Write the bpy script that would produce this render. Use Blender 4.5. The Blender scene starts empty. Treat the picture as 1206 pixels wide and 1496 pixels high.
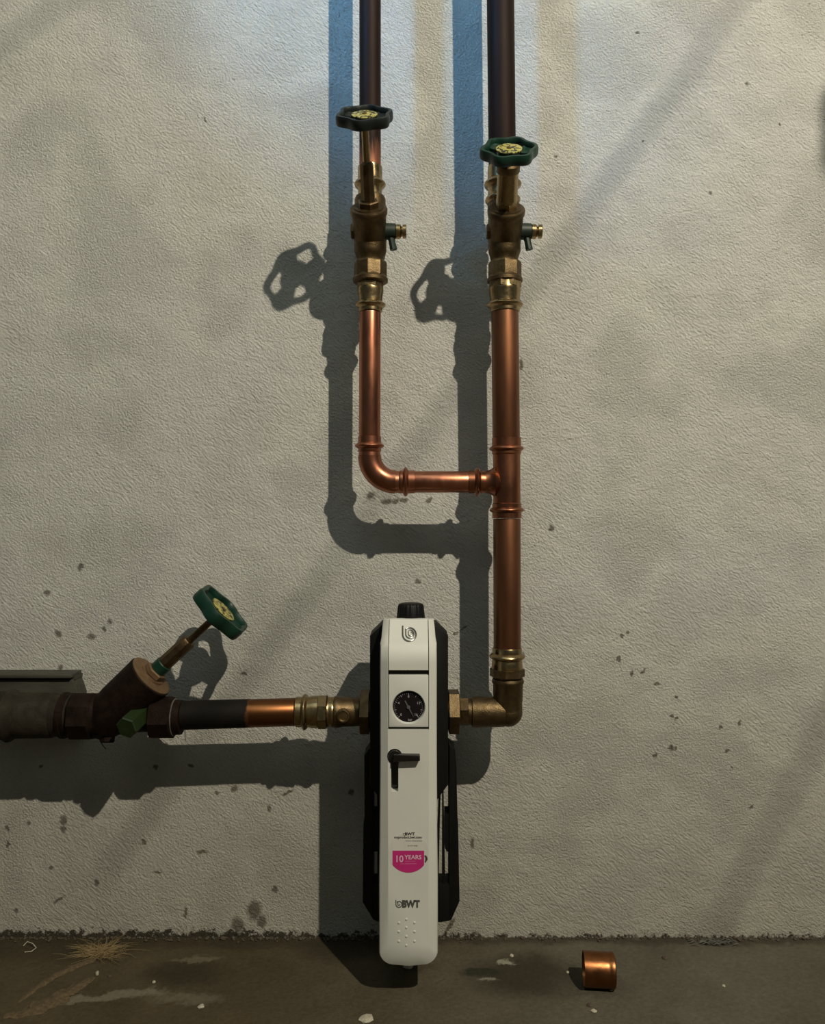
import bpy, bmesh, math, random
from mathutils import Vector, Matrix, noise
import numpy as np

# ------------------------------------------------------------------ camera, light, exposure
C = bpy.context.scene.collection
scn = bpy.context.scene
CAM_D, CAM_H, F = 1.135, 0.585, 1206.0        # metres from the wall, metres above floor, focal length in photo pixels
cam_data = bpy.data.cameras.new('camera'); cam_data.sensor_fit = 'HORIZONTAL'
cam_data.sensor_width = 36.0; cam_data.lens = 36.0 * F / 1206.0; cam_data.clip_start = 0.02
cam = bpy.data.objects.new('camera', cam_data); C.objects.link(cam)
cam.location = (0, -CAM_D, CAM_H); cam.rotation_euler = (math.radians(90), 0, 0)
scn.camera = cam

world = bpy.data.worlds.new('dim_cellar'); scn.world = world; world.use_nodes = True
bg = world.node_tree.nodes['Background']
bg.inputs[0].default_value = (0.86, 1.0, 0.98, 1); bg.inputs[1].default_value = 0.062

lamp = bpy.data.lights.new('ceiling_bulb', 'POINT'); lamp.energy = 222; lamp.color = (1.0, 0.915, 0.74)
lamp.shadow_soft_size = 0.016
LAMP = Vector((0.92, -1.77, 2.28))
lo = bpy.data.objects.new('ceiling_bulb', lamp); lo.location = LAMP; C.objects.link(lo)

day = bpy.data.lights.new('cellar_window_daylight', 'SPOT'); day.energy = 128; day.color = (0.10, 0.46, 1.0)
day.spot_size = math.radians(19); day.spot_blend = 1.0; day.shadow_soft_size = 0.09
do = bpy.data.objects.new('cellar_window_daylight', day); do.location = (-1.30, -1.32, 2.05); C.objects.link(do)
do.rotation_euler = (Vector((-0.02, 0, 1.31)) - do.location).to_track_quat('-Z', 'Y').to_euler()

scn.view_settings.view_transform = 'Standard'; scn.view_settings.look = 'None'
scn.view_settings.exposure = 0.0; scn.view_settings.gamma = 1.0
scn.view_settings.use_curve_mapping = False

# added soft fill lamp high up, lifts the wall shadows; no real source
fill = bpy.data.lights.new('soft_fill_light', 'AREA'); fill.energy = 3.4; fill.color = (0.86, 1.0, 0.95); fill.size = 0.9
so = bpy.data.objects.new('soft_fill_light', fill); so.location = (-0.25, -0.95, 2.05); C.objects.link(so)
so.rotation_euler = (Vector((0.0, -0.1, 0.75)) - so.location).to_track_quat('-Z', 'Y').to_euler()

R = math.radians
PD = 0.077                                     # distance of the pipe axes from the wall
def S(d=PD): return (CAM_D - d) / F            # metres per photo pixel at distance d from the wall
def at(px, py, d=PD): return Vector(((px - 603) * S(d), -d, CAM_H + (748 - py) * S(d)))

# ------------------------------------------------------------------ materials
def mat(name):
    m = bpy.data.materials.new(name); m.use_nodes = True
    nt = m.node_tree; return m, nt, nt.nodes['Principled BSDF']
def N(nt, typ, **kw):
    n = nt.nodes.new(typ)
    for k, v in kw.items():
        if k == 'inp':
            for a, b in v.items(): n.inputs[a].default_value = b
        else: setattr(n, k, v)
    return n
def noise_n(nt, vec, scale, detail=3, rough=0.55, dist=0.0):
    n = N(nt, 'ShaderNodeTexNoise', inp={'Scale': scale, 'Detail': detail, 'Roughness': rough, 'Distortion': dist})
    nt.links.new(vec, n.inputs['Vector']); return n.outputs['Fac']
def maprange(nt, val, a, b, c=0.0, d=1.0, smooth=False):
    n = N(nt, 'ShaderNodeMapRange', inp={1: a, 2: b, 3: c, 4: d})
    if smooth: n.interpolation_type = 'SMOOTHSTEP'
    nt.links.new(val, n.inputs[0]); return n.outputs[0]
def mixc(nt, fac, a, b):
    n = N(nt, 'ShaderNodeMix', data_type='RGBA')
    if hasattr(fac, 'links'): nt.links.new(fac, n.inputs[0])
    else: n.inputs[0].default_value = fac
    for i, c in ((6, a), (7, b)):
        if hasattr(c, 'links'): nt.links.new(c, n.inputs[i])
        else: n.inputs[i].default_value = (*c, 1)
    return n.outputs[2]
def mth(nt, op, a, b=None, clamp=False):
    n = N(nt, 'ShaderNodeMath', operation=op); n.use_clamp = clamp
    for i, v in ((0, a), (1, b)):
        if v is None: continue
        if hasattr(v, 'links'): nt.links.new(v, n.inputs[i])
        else: n.inputs[i].default_value = v
    return n.outputs[0]
def coords(nt, which='Object'): return N(nt, 'ShaderNodeTexCoord').outputs[which]
def mapping(nt, vec, scale=(1, 1, 1), rot=(0, 0, 0)):
    n = N(nt, 'ShaderNodeMapping'); nt.links.new(vec, n.inputs[0])
    n.inputs['Scale'].default_value = scale; n.inputs['Rotation'].default_value = rot; return n.outputs[0]
def bump(nt, bsdf, h, strength, dist):
    b = N(nt, 'ShaderNodeBump', inp={'Strength': strength, 'Distance': dist})
    nt.links.new(h, b.inputs['Height']); nt.links.new(b.outputs[0], bsdf.inputs['Normal'])

def metal(name, c1, c2, rough=(0.25, 0.45), metallic=1.0, scale=60, stretch=(1, 1, 1), bmp=0.15, spots=None):
    m, nt, b = mat(name); v = mapping(nt, coords(nt), stretch)
    f = maprange(nt, noise_n(nt, v, scale, 5, 0.65, 0.4), 0.35, 0.68)
    col = mixc(nt, f, c1, c2)
    if spots:
        g = maprange(nt, noise_n(nt, v, scale * 0.6, 6, 0.75, 1.2), spots[1], spots[1] + 0.05)
        col = mixc(nt, g, col, spots[0])
    nt.links.new(col, b.inputs['Base Color'])
    nt.links.new(maprange(nt, noise_n(nt, v, scale * 1.7, 3), 0.3, 0.7, *rough), b.inputs['Roughness'])
    b.inputs['Metallic'].default_value = metallic
    bump(nt, b, noise_n(nt, v, scale * 8, 2), bmp, 0.0006)
    return m
def plain(name, c, rough=0.5, metallic=0.0, var=0.12, scale=80, bmp=0.0, spec=0.5):
    m, nt, b = mat(name); v = coords(nt)
    c2 = tuple(x * (1 - var) for x in c); c1 = tuple(min(1, x * (1 + var)) for x in c)
    nt.links.new(mixc(nt, maprange(nt, noise_n(nt, v, scale, 3), 0.3, 0.7), c2, c1), b.inputs['Base Color'])
    b.inputs['Roughness'].default_value = rough; b.inputs['Metallic'].default_value = metallic
    b.inputs['Specular IOR Level'].default_value = spec
    if bmp: bump(nt, b, noise_n(nt, v, scale * 6, 2), bmp, 0.0006)
    return m

M = {}
SPEC_LATER = []
M['dark_copper'] = metal('oxidised_copper', (0.016, 0.0085, 0.0065), (0.027, 0.0145, 0.011), (0.50, 0.65), 0.40, 30, (1, 1, 0.12), 0.1)
M['copper3'] = metal('fitting_copper', (0.25, 0.100, 0.052), (0.34, 0.140, 0.076), (0.28, 0.44), 1.0, 40, (1, 1, 0.4), 0.08, ((0.14, 0.05, 0.03), 0.64))
M['copper'] = metal('bright_copper', (0.36, 0.142, 0.080), (0.46, 0.19, 0.112), (0.27, 0.42), 1.0, 40, (1, 1, 0.3), 0.08, ((0.16, 0.05, 0.03), 0.63))
M['copper2'] = metal('browned_copper', (0.155, 0.064, 0.030), (0.215, 0.089, 0.043), (0.42, 0.55), 0.9, 40, (1, 1, 0.2), 0.08, ((0.12, 0.045, 0.03), 0.68))
M['copper_ring'] = metal('copper_coupling', (0.20, 0.080, 0.030), (0.28, 0.115, 0.045), (0.28, 0.4), 1.0, 60, (1, 1, 1), 0.08)
M['brass'] = metal('bright_brass', (0.29, 0.210, 0.108), (0.40, 0.295, 0.152), (0.22, 0.38), 1.0, 70, (1, 1, 1), 0.15, ((0.12, 0.08, 0.04), 0.70))
M['bronze'] = metal('cast_red_bronze', (0.105, 0.072, 0.036), (0.160, 0.112, 0.058), (0.42, 0.55), 1.0, 90, (1, 1, 1), 0.55, ((0.10, 0.06, 0.03), 0.72))
M['bronze_dark'] = metal('brown_bronze', (0.105, 0.070, 0.036), (0.17, 0.115, 0.060), (0.38, 0.55), 1.0, 90, (1, 1, 1), 0.35)
M['old'] = metal('dirty_old_valve', (0.009, 0.0045, 0.003), (0.021, 0.0112, 0.007), (0.55, 0.8), 0.35, 70, (1, 1, 1), 0.9, ((0.09, 0.07, 0.05), 0.74))
M['old_face'] = metal('worn_bronze_face', (0.17, 0.105, 0.055), (0.22, 0.14, 0.075), (0.5, 0.7), 0.6, 90, (1, 1, 1), 0.3)
M['old_pipe'] = metal('dusty_grey_pipe', (0.019, 0.016, 0.011), (0.038, 0.032, 0.022), (0.6, 0.85), 0.15, 45, (1, 1, 1), 0.8, ((0.10, 0.09, 0.07), 0.72))
M['wheel'] = plain('dark_green_plastic', (0.003, 0.028, 0.015), 0.42, 0, 0.2, 60, 0.25)
M['wheel_black'] = plain('blackish_green_plastic', (0.005, 0.009, 0.007), 0.45, 0, 0.2, 60, 0.25)
M['green_cap'] = plain('moss_green_plastic', (0.010, 0.022, 0.003), 0.5, 0, 0.25, 60, 0.25)
M['drain_green'] = plain('green_black_rubber', (0.008, 0.020, 0.012), 0.5)
M['white'] = plain('white_plastic', (0.63, 0.63, 0.57), 0.33, 0, 0.02, 30, 0)
M['black'] = plain('black_plastic', (0.0045, 0.0045, 0.0042), 0.5, 0, 0.2, 60, 0.1, 0.22)
M['gloss_black'] = plain('glossy_black', (0.010, 0.009, 0.008), 0.12)
M['dial'] = plain('dial_black', (0.008, 0.005, 0.006), 0.6, 0, 0.1, 60, 0, 0.2)
M['mark'] = plain('dial_mark', (0.42, 0.41, 0.44), 0.6)
M['needle'] = plain('needle_grey', (0.10, 0.10, 0.10), 0.5)
M['chrome'] = metal('chrome_trim', (0.20, 0.20, 0.19), (0.27, 0.27, 0.26), (0.3, 0.4), 1.0, 90, (1, 1, 1), 0.02)
M['grey_print'] = plain('dark_grey_print', (0.075, 0.075, 0.065), 0.5)
M['ink'] = plain('black_ink', (0.012, 0.011, 0.011), 0.6)
M['pale_ink'] = plain('faint_ink', (0.22, 0.21, 0.19), 0.6)
M['pink'] = plain('pink_print', (0.50, 0.024, 0.17), 0.45, 0, 0.06)
M['pink_text'] = plain('pale_pink_print', (0.72, 0.52, 0.60), 0.5)
M['pink_faint'] = plain('faint_pink_print', (0.60, 0.10, 0.25), 0.5)
M['paper'] = plain('sticker_white', (0.62, 0.60, 0.54), 0.4, 0, 0.03)
M['film'] = plain('clear_film', (0.60, 0.605, 0.54), 0.18, 0, 0.02)
M['steel_grey'] = metal('dull_grey_sheet', (0.050, 0.047, 0.035), (0.075, 0.071, 0.054), (0.5, 0.7), 0.3, 60, (0.2, 1, 1), 0.3, ((0.045, 0.04, 0.03), 0.66))
M['chip'] = plain('plaster_chip', (0.42, 0.38, 0.29), 0.9, 0, 0.2, 300, 0.5)
M['chip_dark'] = plain('brown_crumb', (0.075, 0.055, 0.035), 0.9, 0, 0.4, 300, 0.5)
M['straw'] = plain('tan_fibre', (0.27, 0.19, 0.085), 0.85, 0, 0.3, 200)
M['sand'] = plain('tan_grit', (0.105, 0.072, 0.034), 0.95, 0, 0.35, 250, 0.9)
M['dust'] = plain('grey_dust', (0.09, 0.085, 0.07), 0.95, 0, 0.4, 200)
M['cable'] = plain('black_cable', (0.02, 0.02, 0.02), 0.5)

M['copper2'].node_tree.nodes['Principled BSDF'].inputs['Coat Weight'].default_value = 0.25
M['copper2'].node_tree.nodes['Principled BSDF'].inputs['Coat Roughness'].default_value = 0.12
# scraped bright end of the dark risers
for k_ in ('riser_a', 'riser_b'):
    m = M['dark_copper'].copy() if k_ == 'riser_a' else m
m.name = 'scraped_riser'; nt = m.node_tree; b = nt.nodes['Principled BSDF']; v = coords(nt)
sz_ = N(nt, 'ShaderNodeSeparateXYZ'); nt.links.new(v, sz_.inputs[0])
zz_ = mth(nt, 'ADD', sz_.outputs[2], mth(nt, 'MULTIPLY', noise_n(nt, mapping(nt, v, (1, 1, 0.1)), 260, 3), 0.05))
fz = maprange(nt, zz_, -0.452, -0.424, 1.0, 0.0)
oldc = b.inputs['Base Color'].links[0].from_socket
nt.links.new(mixc(nt, fz, oldc, (0.40, 0.17, 0.10)), b.inputs['Base Color'])
nt.links.new(maprange(nt, fz, 0, 1, 0.40, 1.0), b.inputs['Metallic'])
M['riser'] = m
for k_, q_ in (('riser', 0.2), ('dark_copper', 0.2), ('old', 0.15), ('old_pipe', 0.15), ('half_pipe', 0.2)):
    SPEC_LATER.append((k_, q_))

# yellow label on hand wheels, black print
m, nt, b = mat('yellow_label'); v = coords(nt)
f = maprange(nt, noise_n(nt, v, 190, 1, 0.4, 1.2), 0.53, 0.56)
nt.links.new(mixc(nt, f, (0.40, 0.36, 0.10), (0.03, 0.03, 0.015)), b.inputs['Base Color']); b.inputs['Roughness'].default_value = 0.4
M['label'] = m

# pipe that is painted / dirty on one end and bare copper on the other (along object x)
m, nt, b = mat('half_cleaned_copper'); v = coords(nt)
sx = N(nt, 'ShaderNodeSeparateXYZ'); nt.links.new(v, sx.inputs[0])
edge = mth(nt, 'ADD', sx.outputs[0], mth(nt, 'MULTIPLY', noise_n(nt, v, 120, 3), 0.016))
f = maprange(nt, edge, 0.0185, 0.0235)
n1 = noise_n(nt, v, 60, 5, 0.7)
dark = mixc(nt, n1, (0.005, 0.004, 0.003), (0.014, 0.011, 0.008))
bare = mixc(nt, n1, (0.15, 0.060, 0.022), (0.215, 0.088, 0.034))
nt.links.new(mixc(nt, f, dark, bare), b.inputs['Base Color'])
nt.links.new(maprange(nt, f, 0, 1, 0.2, 1.0), b.inputs['Metallic'])
nt.links.new(maprange(nt, f, 0, 1, 0.7, 0.36), b.inputs['Roughness'])
M['half_pipe'] = m
for k_, q_ in SPEC_LATER: M[k_].node_tree.nodes['Principled BSDF'].inputs['Specular IOR Level'].default_value = q_

# rough whitewashed plaster, stains and painted marks at their own places
def wall_material():
    m, nt, b = mat('rough_white_plaster'); v = coords(nt)
    warp = N(nt, 'ShaderNodeTexNoise', inp={'Scale': 95, 'Detail': 4, 'Roughness': 0.65}); nt.links.new(v, warp.inputs[0])
    sub = N(nt, 'ShaderNodeVectorMath', operation='SUBTRACT'); nt.links.new(warp.outputs['Color'], sub.inputs[0]); sub.inputs[1].default_value = (0.5, 0.5, 0.5)
    sc = N(nt, 'ShaderNodeVectorMath', operation='SCALE'); nt.links.new(sub.outputs[0], sc.inputs[0]); sc.inputs['Scale'].default_value = 0.012
    ad = N(nt, 'ShaderNodeVectorMath', operation='ADD'); nt.links.new(v, ad.inputs[0]); nt.links.new(sc.outputs[0], ad.inputs[1])
    wv = ad.outputs[0]
    spots = [(543,725,7,7,0),(566,733,10,5,0),(579,731,7,4,.4),(590,731,6,4,0),(627,731,5,3,.5),(611,849,5,4,0),(118,829,5,6,0),
      (68,866,6,4,0),(85,925,6,6,0),(134,930,7,6,0),(152,919,4,4,0),(160,908,5,5,0),(88,976,4,4,0),(356,984,5,3,.5),(806,772,5,5,0),
      (762,533,3,9,0),(92,1198,6,8,0),(93,1211,5,5,0),(42,1203,4,3,0),(11,1209,3,5,0),(11,1233,3,6,0),(279,1119,4,4,0),(343,1152,7,6,0),
      (317,1158,4,3,0),(393,1182,3,5,0),(227,1121,4,4,0),(74,1268,4,4,0),(142,1289,4,6,0),(86,1314,10,3,.6),(271,1333,3,9,0),
      (372,1330,11,17,0),(382,1346,8,10,0),(347,1352,10,14,0),(402,1299,5,6,0),(24,1331,3,4,0),(211,1230,3,5,0),(422,1157,10,2,.45),(231,1274,7,2,0),
      (295,1245,9,3,0),(908,930,3,4,0),(918,924,3,3,0),(905,962,3,5,0),(923,984,3,4,0),(940,981,5,2,.8),(988,1018,3,3,0),(982,1046,3,3,0),
      (988,1050,3,3,0),(981,1093,4,6,0),(987,1094,3,4,0),(958,1104,4,4,0),(1054,1062,3,5,0),(1081,1056,3,5,0),(1063,1098,3,3,0),(1070,1120,4,2,-.7),
      (960,1000,6,3,0),(812,228,3,3,0),(932,48,3,3,0),(1092,122,3,2,0),(1140,180,3,3,0),(940,207,2,2,0),(690,1232,4,8,0),(513,1157,5,5,.4),
      (657,1354,3,16,-.55),(678,918,9,1.5,.5),(666,925,5,1.5,.5),(1098,1178,5,2,.4),(300,175,5,2,-.8),(1038,282,3,3,0),(60,1120,3,3,0)]  # the two thin streaks right of the filter top paint a twig's shadow
    acc = None
    for (px, py, rx, ry, a) in spots:
        c = at(px, py, 0)
        mp = N(nt, 'ShaderNodeMapping', vector_type='TEXTURE'); nt.links.new(wv, mp.inputs[0])
        mp.inputs['Location'].default_value = (c.x, 0, c.z); mp.inputs['Rotation'].default_value = (0, -a, 0)
        mp.inputs['Scale'].default_value = (rx * S(0), 1, ry * S(0))
        ln = N(nt, 'ShaderNodeVectorMath', operation='LENGTH'); nt.links.new(mp.outputs[0], ln.inputs[0])
        acc = ln.outputs['Value'] if acc is None else mth(nt, 'MINIMUM', acc, ln.outputs['Value'])
    spot = maprange(nt, acc, 0.60, 1.15, 0.80, 0.0)
    # fine random specks, more of them low on the wall
    sz = N(nt, 'ShaderNodeSeparateXYZ'); nt.links.new(v, sz.inputs[0]); z = sz.outputs[2]
    low = maprange(nt, z, 0.0, 0.55, 0.05, 0.0)
    speck = maprange(nt, mth(nt, 'ADD', noise_n(nt, v, 75, 4, 0.7), low), 0.735, 0.765, 0, 0.55)
    # dirty ragged skirt where the plaster meets the floor
    zz = mth(nt, 'ADD', z, mth(nt, 'MULTIPLY', mth(nt, 'SUBTRACT', noise_n(nt, v, 85, 6, 0.8), 0.5), 0.062))
    xl = maprange(nt, sz.outputs[0], -0.25, 0.15, 0.0035, -0.0035)
    zz = mth(nt, 'SUBTRACT', zz, xl)
    skirt = maprange(nt, zz, 0.0025, 0.0065, 0.95, 0.0)
    f = mth(nt, 'MAXIMUM', spot, speck)
    # slow colour drift of the limewash, then a painted dimming low down
    c1 = mixc(nt, maprange(nt, noise_n(nt, v, 5.5, 3, 0.6), 0.38, 0.62), (0.66, 0.65, 0.585), (0.645, 0.625, 0.585))
    c1 = mixc(nt, maprange(nt, noise_n(nt, v, 9, 4, 0.7, 0.6), 0.52, 0.75, 0, 0.22), c1, (0.56, 0.53, 0.44))
    c1 = mixc(nt, maprange(nt, mth(nt, 'ADD', z, mth(nt, 'MULTIPLY', noise_n(nt, v, 14, 4, 0.7), 0.12)), 0.05, 0.55, 0.70, 0.0), c1, (0.43, 0.395, 0.31))  # lamp falloff put into the colour: wall darker towards the floor
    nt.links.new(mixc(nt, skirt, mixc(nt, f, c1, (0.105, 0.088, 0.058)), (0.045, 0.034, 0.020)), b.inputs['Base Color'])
    b.inputs['Roughness'].default_value = 0.95; b.inputs['Specular IOR Level'].default_value = 0.15
    # relief: grains, trowel drags running down to the right, pits
    g1 = noise_n(nt, mapping(nt, mapping(nt, v, rot=(0, R(-38), 0)), (0.85, 1, 1.2)), 320, 5, 0.66, 0.35)
    g2 = noise_n(nt, mapping(nt, mapping(nt, v, rot=(0, R(-40), 0)), (0.55, 1, 1.35)), 255, 6, 0.66, 0.45)
    amt = maprange(nt, noise_n(nt, v, 6, 2), 0.4, 0.62)
    mx = N(nt, 'ShaderNodeMix', data_type='FLOAT'); nt.links.new(amt, mx.inputs[0]); nt.links.new(g1, mx.inputs[2]); nt.links.new(g2, mx.inputs[3])
    vor = N(nt, 'ShaderNodeTexVoronoi', inp={'Scale': 150, 'Randomness': 1.0}); nt.links.new(wv, vor.inputs['Vector'])
    pit = maprange(nt, vor.outputs['Distance'], 0.05, 0.22, -0.22, 0.0)
    big = mth(nt, 'MULTIPLY', noise_n(nt, v, 38, 4), 0.75)
    h = mth(nt, 'ADD', mth(nt, 'ADD', mx.outputs[0], pit), big)
    bump(nt, b, h, 1.0, 0.0064)
    return m
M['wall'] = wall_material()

def floor_material():
    m, nt, b = mat('stained_concrete_floor'); v = coords(nt)
    sx = N(nt, 'ShaderNodeSeparateXYZ'); nt.links.new(v, sx.inputs[0])
    n1 = maprange(nt, noise_n(nt, v, 7, 6, 0.65, 0.3), 0.3, 0.7)
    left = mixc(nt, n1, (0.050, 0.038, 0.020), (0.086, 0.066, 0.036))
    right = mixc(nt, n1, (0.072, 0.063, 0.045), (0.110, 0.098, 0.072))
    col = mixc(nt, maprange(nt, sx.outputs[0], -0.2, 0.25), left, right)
    warp = N(nt, 'ShaderNodeTexNoise', inp={'Scale': 30, 'Detail': 5, 'Roughness': 0.7}); nt.links.new(v, warp.inputs[0])
    sub = N(nt, 'ShaderNodeVectorMath', operation='SUBTRACT'); nt.links.new(warp.outputs['Color'], sub.inputs[0]); sub.inputs[1].default_value = (0.5, 0.5, 0.5)
    sc = N(nt, 'ShaderNodeVectorMath', operation='SCALE'); nt.links.new(sub.outputs[0], sc.inputs[0]); sc.inputs['Scale'].default_value = 0.05
    ad = N(nt, 'ShaderNodeVectorMath', operation='ADD'); nt.links.new(v, ad.inputs[0]); nt.links.new(sc.outputs[0], ad.inputs[1])
    def blot(px, py, rx, ry, a, soft, c, k):
        d = CAM_D - CAM_H * F / (py - 748); q = at(px, py, d)
        mp = N(nt, 'ShaderNodeMapping', vector_type='TEXTURE'); nt.links.new(ad.outputs[0], mp.inputs[0])
        mp.inputs['Location'].default_value = (q.x, q.y, 0); mp.inputs['Rotation'].default_value = (0, 0, a)
        mp.inputs['Scale'].default_value = (rx, ry, 1)
        ln = N(nt, 'ShaderNodeVectorMath', operation='LENGTH'); nt.links.new(mp.outputs[0], ln.inputs[0])
        return mixc(nt, maprange(nt, ln.outputs['Value'], 1 - soft, 1 + soft, k, 0, True), col, c)
    dark = (0.026, 0.020, 0.011)
    for a in [(770,1424,.070,.045,0,.5,dark,.8), (705,1420,.022,.010,.1,.35,(0.02,0.022,0.013),.8), (270,1420,.05,.03,0,.7,dark,.8),
              (505,1385,.06,.03,0,.6,dark,.7), (60,1385,.14,.03,0,.6,dark,.5), (330,1375,.25,.016,0,.7,dark,.6),
              (165,1455,.065,.010,.12,.35,(0.17,0.15,0.105),.8), (290,1400,.03,.006,.1,.4,(0.15,0.125,0.08),.6),
              (740,1404,.010,.006,0,.4,(0.28,0.26,0.2),.8), (715,1431,.014,.004,.1,.4,(0.2,0.19,0.15),.8), (600,1412,.03,.012,0,.6,dark,.5),
              (865,1440,.05,.02,0,.7,(0.06,0.05,0.035),.6), (1000,1374,.4,.010,0,.7,dark,.6), (270,1460,.04,.010,0,.5,(0.15,0.13,0.09),.6)]:
        col = blot(*a)
    fine = maprange(nt, noise_n(nt, v, 160, 4, 0.7), 0.35, 0.65, 0.85, 1.12)
    n = N(nt, 'ShaderNodeMix', data_type='RGBA', blend_type='MULTIPLY'); n.inputs[0].default_value = 1.0
    nt.links.new(col, n.inputs[6]); nt.links.new(fine, n.inputs[7]); col = n.outputs[2]
    col = mixc(nt, maprange(nt, noise_n(nt, v, 60, 4, 0.75), 0.71, 0.74, 0, 0.5), col, (0.24, 0.21, 0.16))
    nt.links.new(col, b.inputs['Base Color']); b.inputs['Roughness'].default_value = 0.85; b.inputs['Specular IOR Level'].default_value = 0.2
    h = mth(nt, 'ADD', noise_n(nt, v, 30, 5, 0.6), mth(nt, 'MULTIPLY', noise_n(nt, v, 220, 3, 0.6), 0.35))
    bump(nt, b, h, 0.5, 0.005)
    return m
M['floor'] = floor_material()

# ------------------------------------------------------------------ mesh helpers
LOC = {}
def finish(name, bm, m, loc, ang=35):
    bmesh.ops.recalc_face_normals(bm, faces=bm.faces)
    for v in bm.verts: v.co -= loc
    me = bpy.data.meshes.new(name); bm.to_mesh(me); bm.free()
    me.materials.append(m)
    me.shade_smooth(); me.set_sharp_from_angle(angle=R(ang))
    o = bpy.data.objects.new(name, me); C.objects.link(o); return o
def part(name, bm, m, parent, label=None, ang=35):
    loc = LOC[parent]; o = finish(name, bm, m, loc, ang)
    o.parent = parent; LOC[o] = loc
    if label: o['label'] = label
    return o
def tag(o, label, cat, group=None):
    o['label'] = label; o['category'] = cat
    if group: o['group'] = group
    return o
def single(name, bm, m, label, cat, loc=None, group=None, ang=35):
    if loc is None:
        lo_ = Vector([min(v.co[i] for v in bm.verts) for i in range(3)]); hi = Vector([max(v.co[i] for v in bm.verts) for i in range(3)])
        loc = (lo_ + hi) / 2
    o = finish(name, bm, m, loc, ang); o.location = loc; LOC[o] = loc
    return tag(o, label, cat, group)
def thing(name, label, cat, loc, group=None):
    o = bpy.data.objects.new(name, None); C.objects.link(o); o.location = loc; o.empty_display_size = 0.03
    LOC[o] = Vector(loc); return tag(o, label, cat, group)
def BM(): return bmesh.new()
def frame(D, ref=None):
    D = D.normalized(); r = ref or (Vector((0, 0, 1)) if abs(D.z) < 0.9 else Vector((1, 0, 0)))
    U = (r - D * r.dot(D)).normalized(); return D, U, D.cross(U)
def lathe(bm, O, D, prof, seg=44, rot=0.0, ref=None):
    D, U, V = frame(D, ref); rings = []
    for h, r in prof:
        if r <= 1e-7: rings.append([bm.verts.new(O + D * h)])
        else: rings.append([bm.verts.new(O + D * h + (U * math.cos(rot + 2*math.pi*i/seg) + V * math.sin(rot + 2*math.pi*i/seg)) * r) for i in range(seg)])
    for a, b in zip(rings, rings[1:]):
        for i in range(seg):
            j = (i + 1) % seg
            if len(a) == 1 and len(b) == 1: continue
            if len(a) == 1: bm.faces.new((a[0], b[i], b[j]))
            elif len(b) == 1: bm.faces.new((a[i], b[0], a[j]))
            else: bm.faces.new((a[i], b[i], b[j], a[j]))
    if len(rings[0]) > 1: bm.faces.new(rings[0])
    if len(rings[-1]) > 1: bm.faces.new(rings[-1])
def hexa(bm, O, D, h0, h1, r, rot=0.0, seg=6, ch=0.0012, ref=None):
    lathe(bm, O, D, [(h0, r*0.90), (h0+ch, r), (h1-ch, r), (h1, r*0.90)], seg, rot, ref)
def bead(h, r, rb, w, n=6):        # a press bead: half-round ring swelling from r to rb over width w
    return [(h - w/2 + w*i/n, r + (rb-r)*math.sin(math.pi*i/n)) for i in range(n+1)]
def tube(bm, pts, r, seg=20, cap=True):
    pts = [Vector(p) for p in pts]; rs = r if isinstance(r, (list, tuple)) else [r]*len(pts)
    T = (pts[1]-pts[0]).normalized(); _, U, _ = frame(T); rings = []
    for i, p in enumerate(pts):
        t = ((pts[min(i+1, len(pts)-1)] - pts[max(i-1, 0)])).normalized()
        U = (U - t * U.dot(t)).normalized(); V = t.cross(U)
        rings.append([bm.verts.new(p + (U*math.cos(2*math.pi*k/seg) + V*math.sin(2*math.pi*k/seg))*rs[i]) for k in range(seg)])
    for a, b in zip(rings, rings[1:]):
        for i in range(seg): bm.faces.new((a[i], b[i], b[(i+1) % seg], a[(i+1) % seg]))
    if cap: bm.faces.new(rings[0]); bm.faces.new(rings[-1])
def box(bm, x0, x1, y0, y1, z0, z1, bev=0.0):
    r = bmesh.ops.create_cube(bm, size=1.0); vs = r['verts']
    for v in vs: v.co = Vector(((x0+x1)/2 + v.co.x*(x1-x0), (y0+y1)/2 + v.co.y*(y1-y0), (z0+z1)/2 + v.co.z*(z1-z0)))
    if bev:
        es = list({e for v in vs for e in v.link_edges})
        bmesh.ops.bevel(bm, geom=es, offset=bev, segments=2, affect='EDGES', profile=0.5)
def prism(bm, poly, d0, d1, bev=0.0):      # poly: list of (x, z); extruded from y=-d0 to y=-d1
    a = [bm.verts.new((x, -d0, z)) for x, z in poly]; b = [bm.verts.new((x, -d1, z)) for x, z in poly]
    f1 = bm.faces.new(a); f2 = bm.faces.new(b); n = len(poly)
    for i in range(n): bm.faces.new((a[i], a[(i+1) % n], b[(i+1) % n], b[i]))
    if bev: bmesh.ops.bevel(bm, geom=list(f2.edges), offset=bev, segments=2, affect='EDGES', profile=0.5)
def pxpoly(pts, d): return [(at(x, y, d).x, at(x, y, d).z) for x, y in pts]
def sideprism(bm, prof, x0, x1):            # prof: list of (d, z)
    a = [bm.verts.new((x0, -d, z)) for d, z in prof]; b = [bm.verts.new((x1, -d, z)) for d, z in prof]
    bm.faces.new(a); bm.faces.new(b); n = len(prof)
    for i in range(n): bm.faces.new((a[i], a[(i+1) % n], b[(i+1) % n], b[i]))
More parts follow.
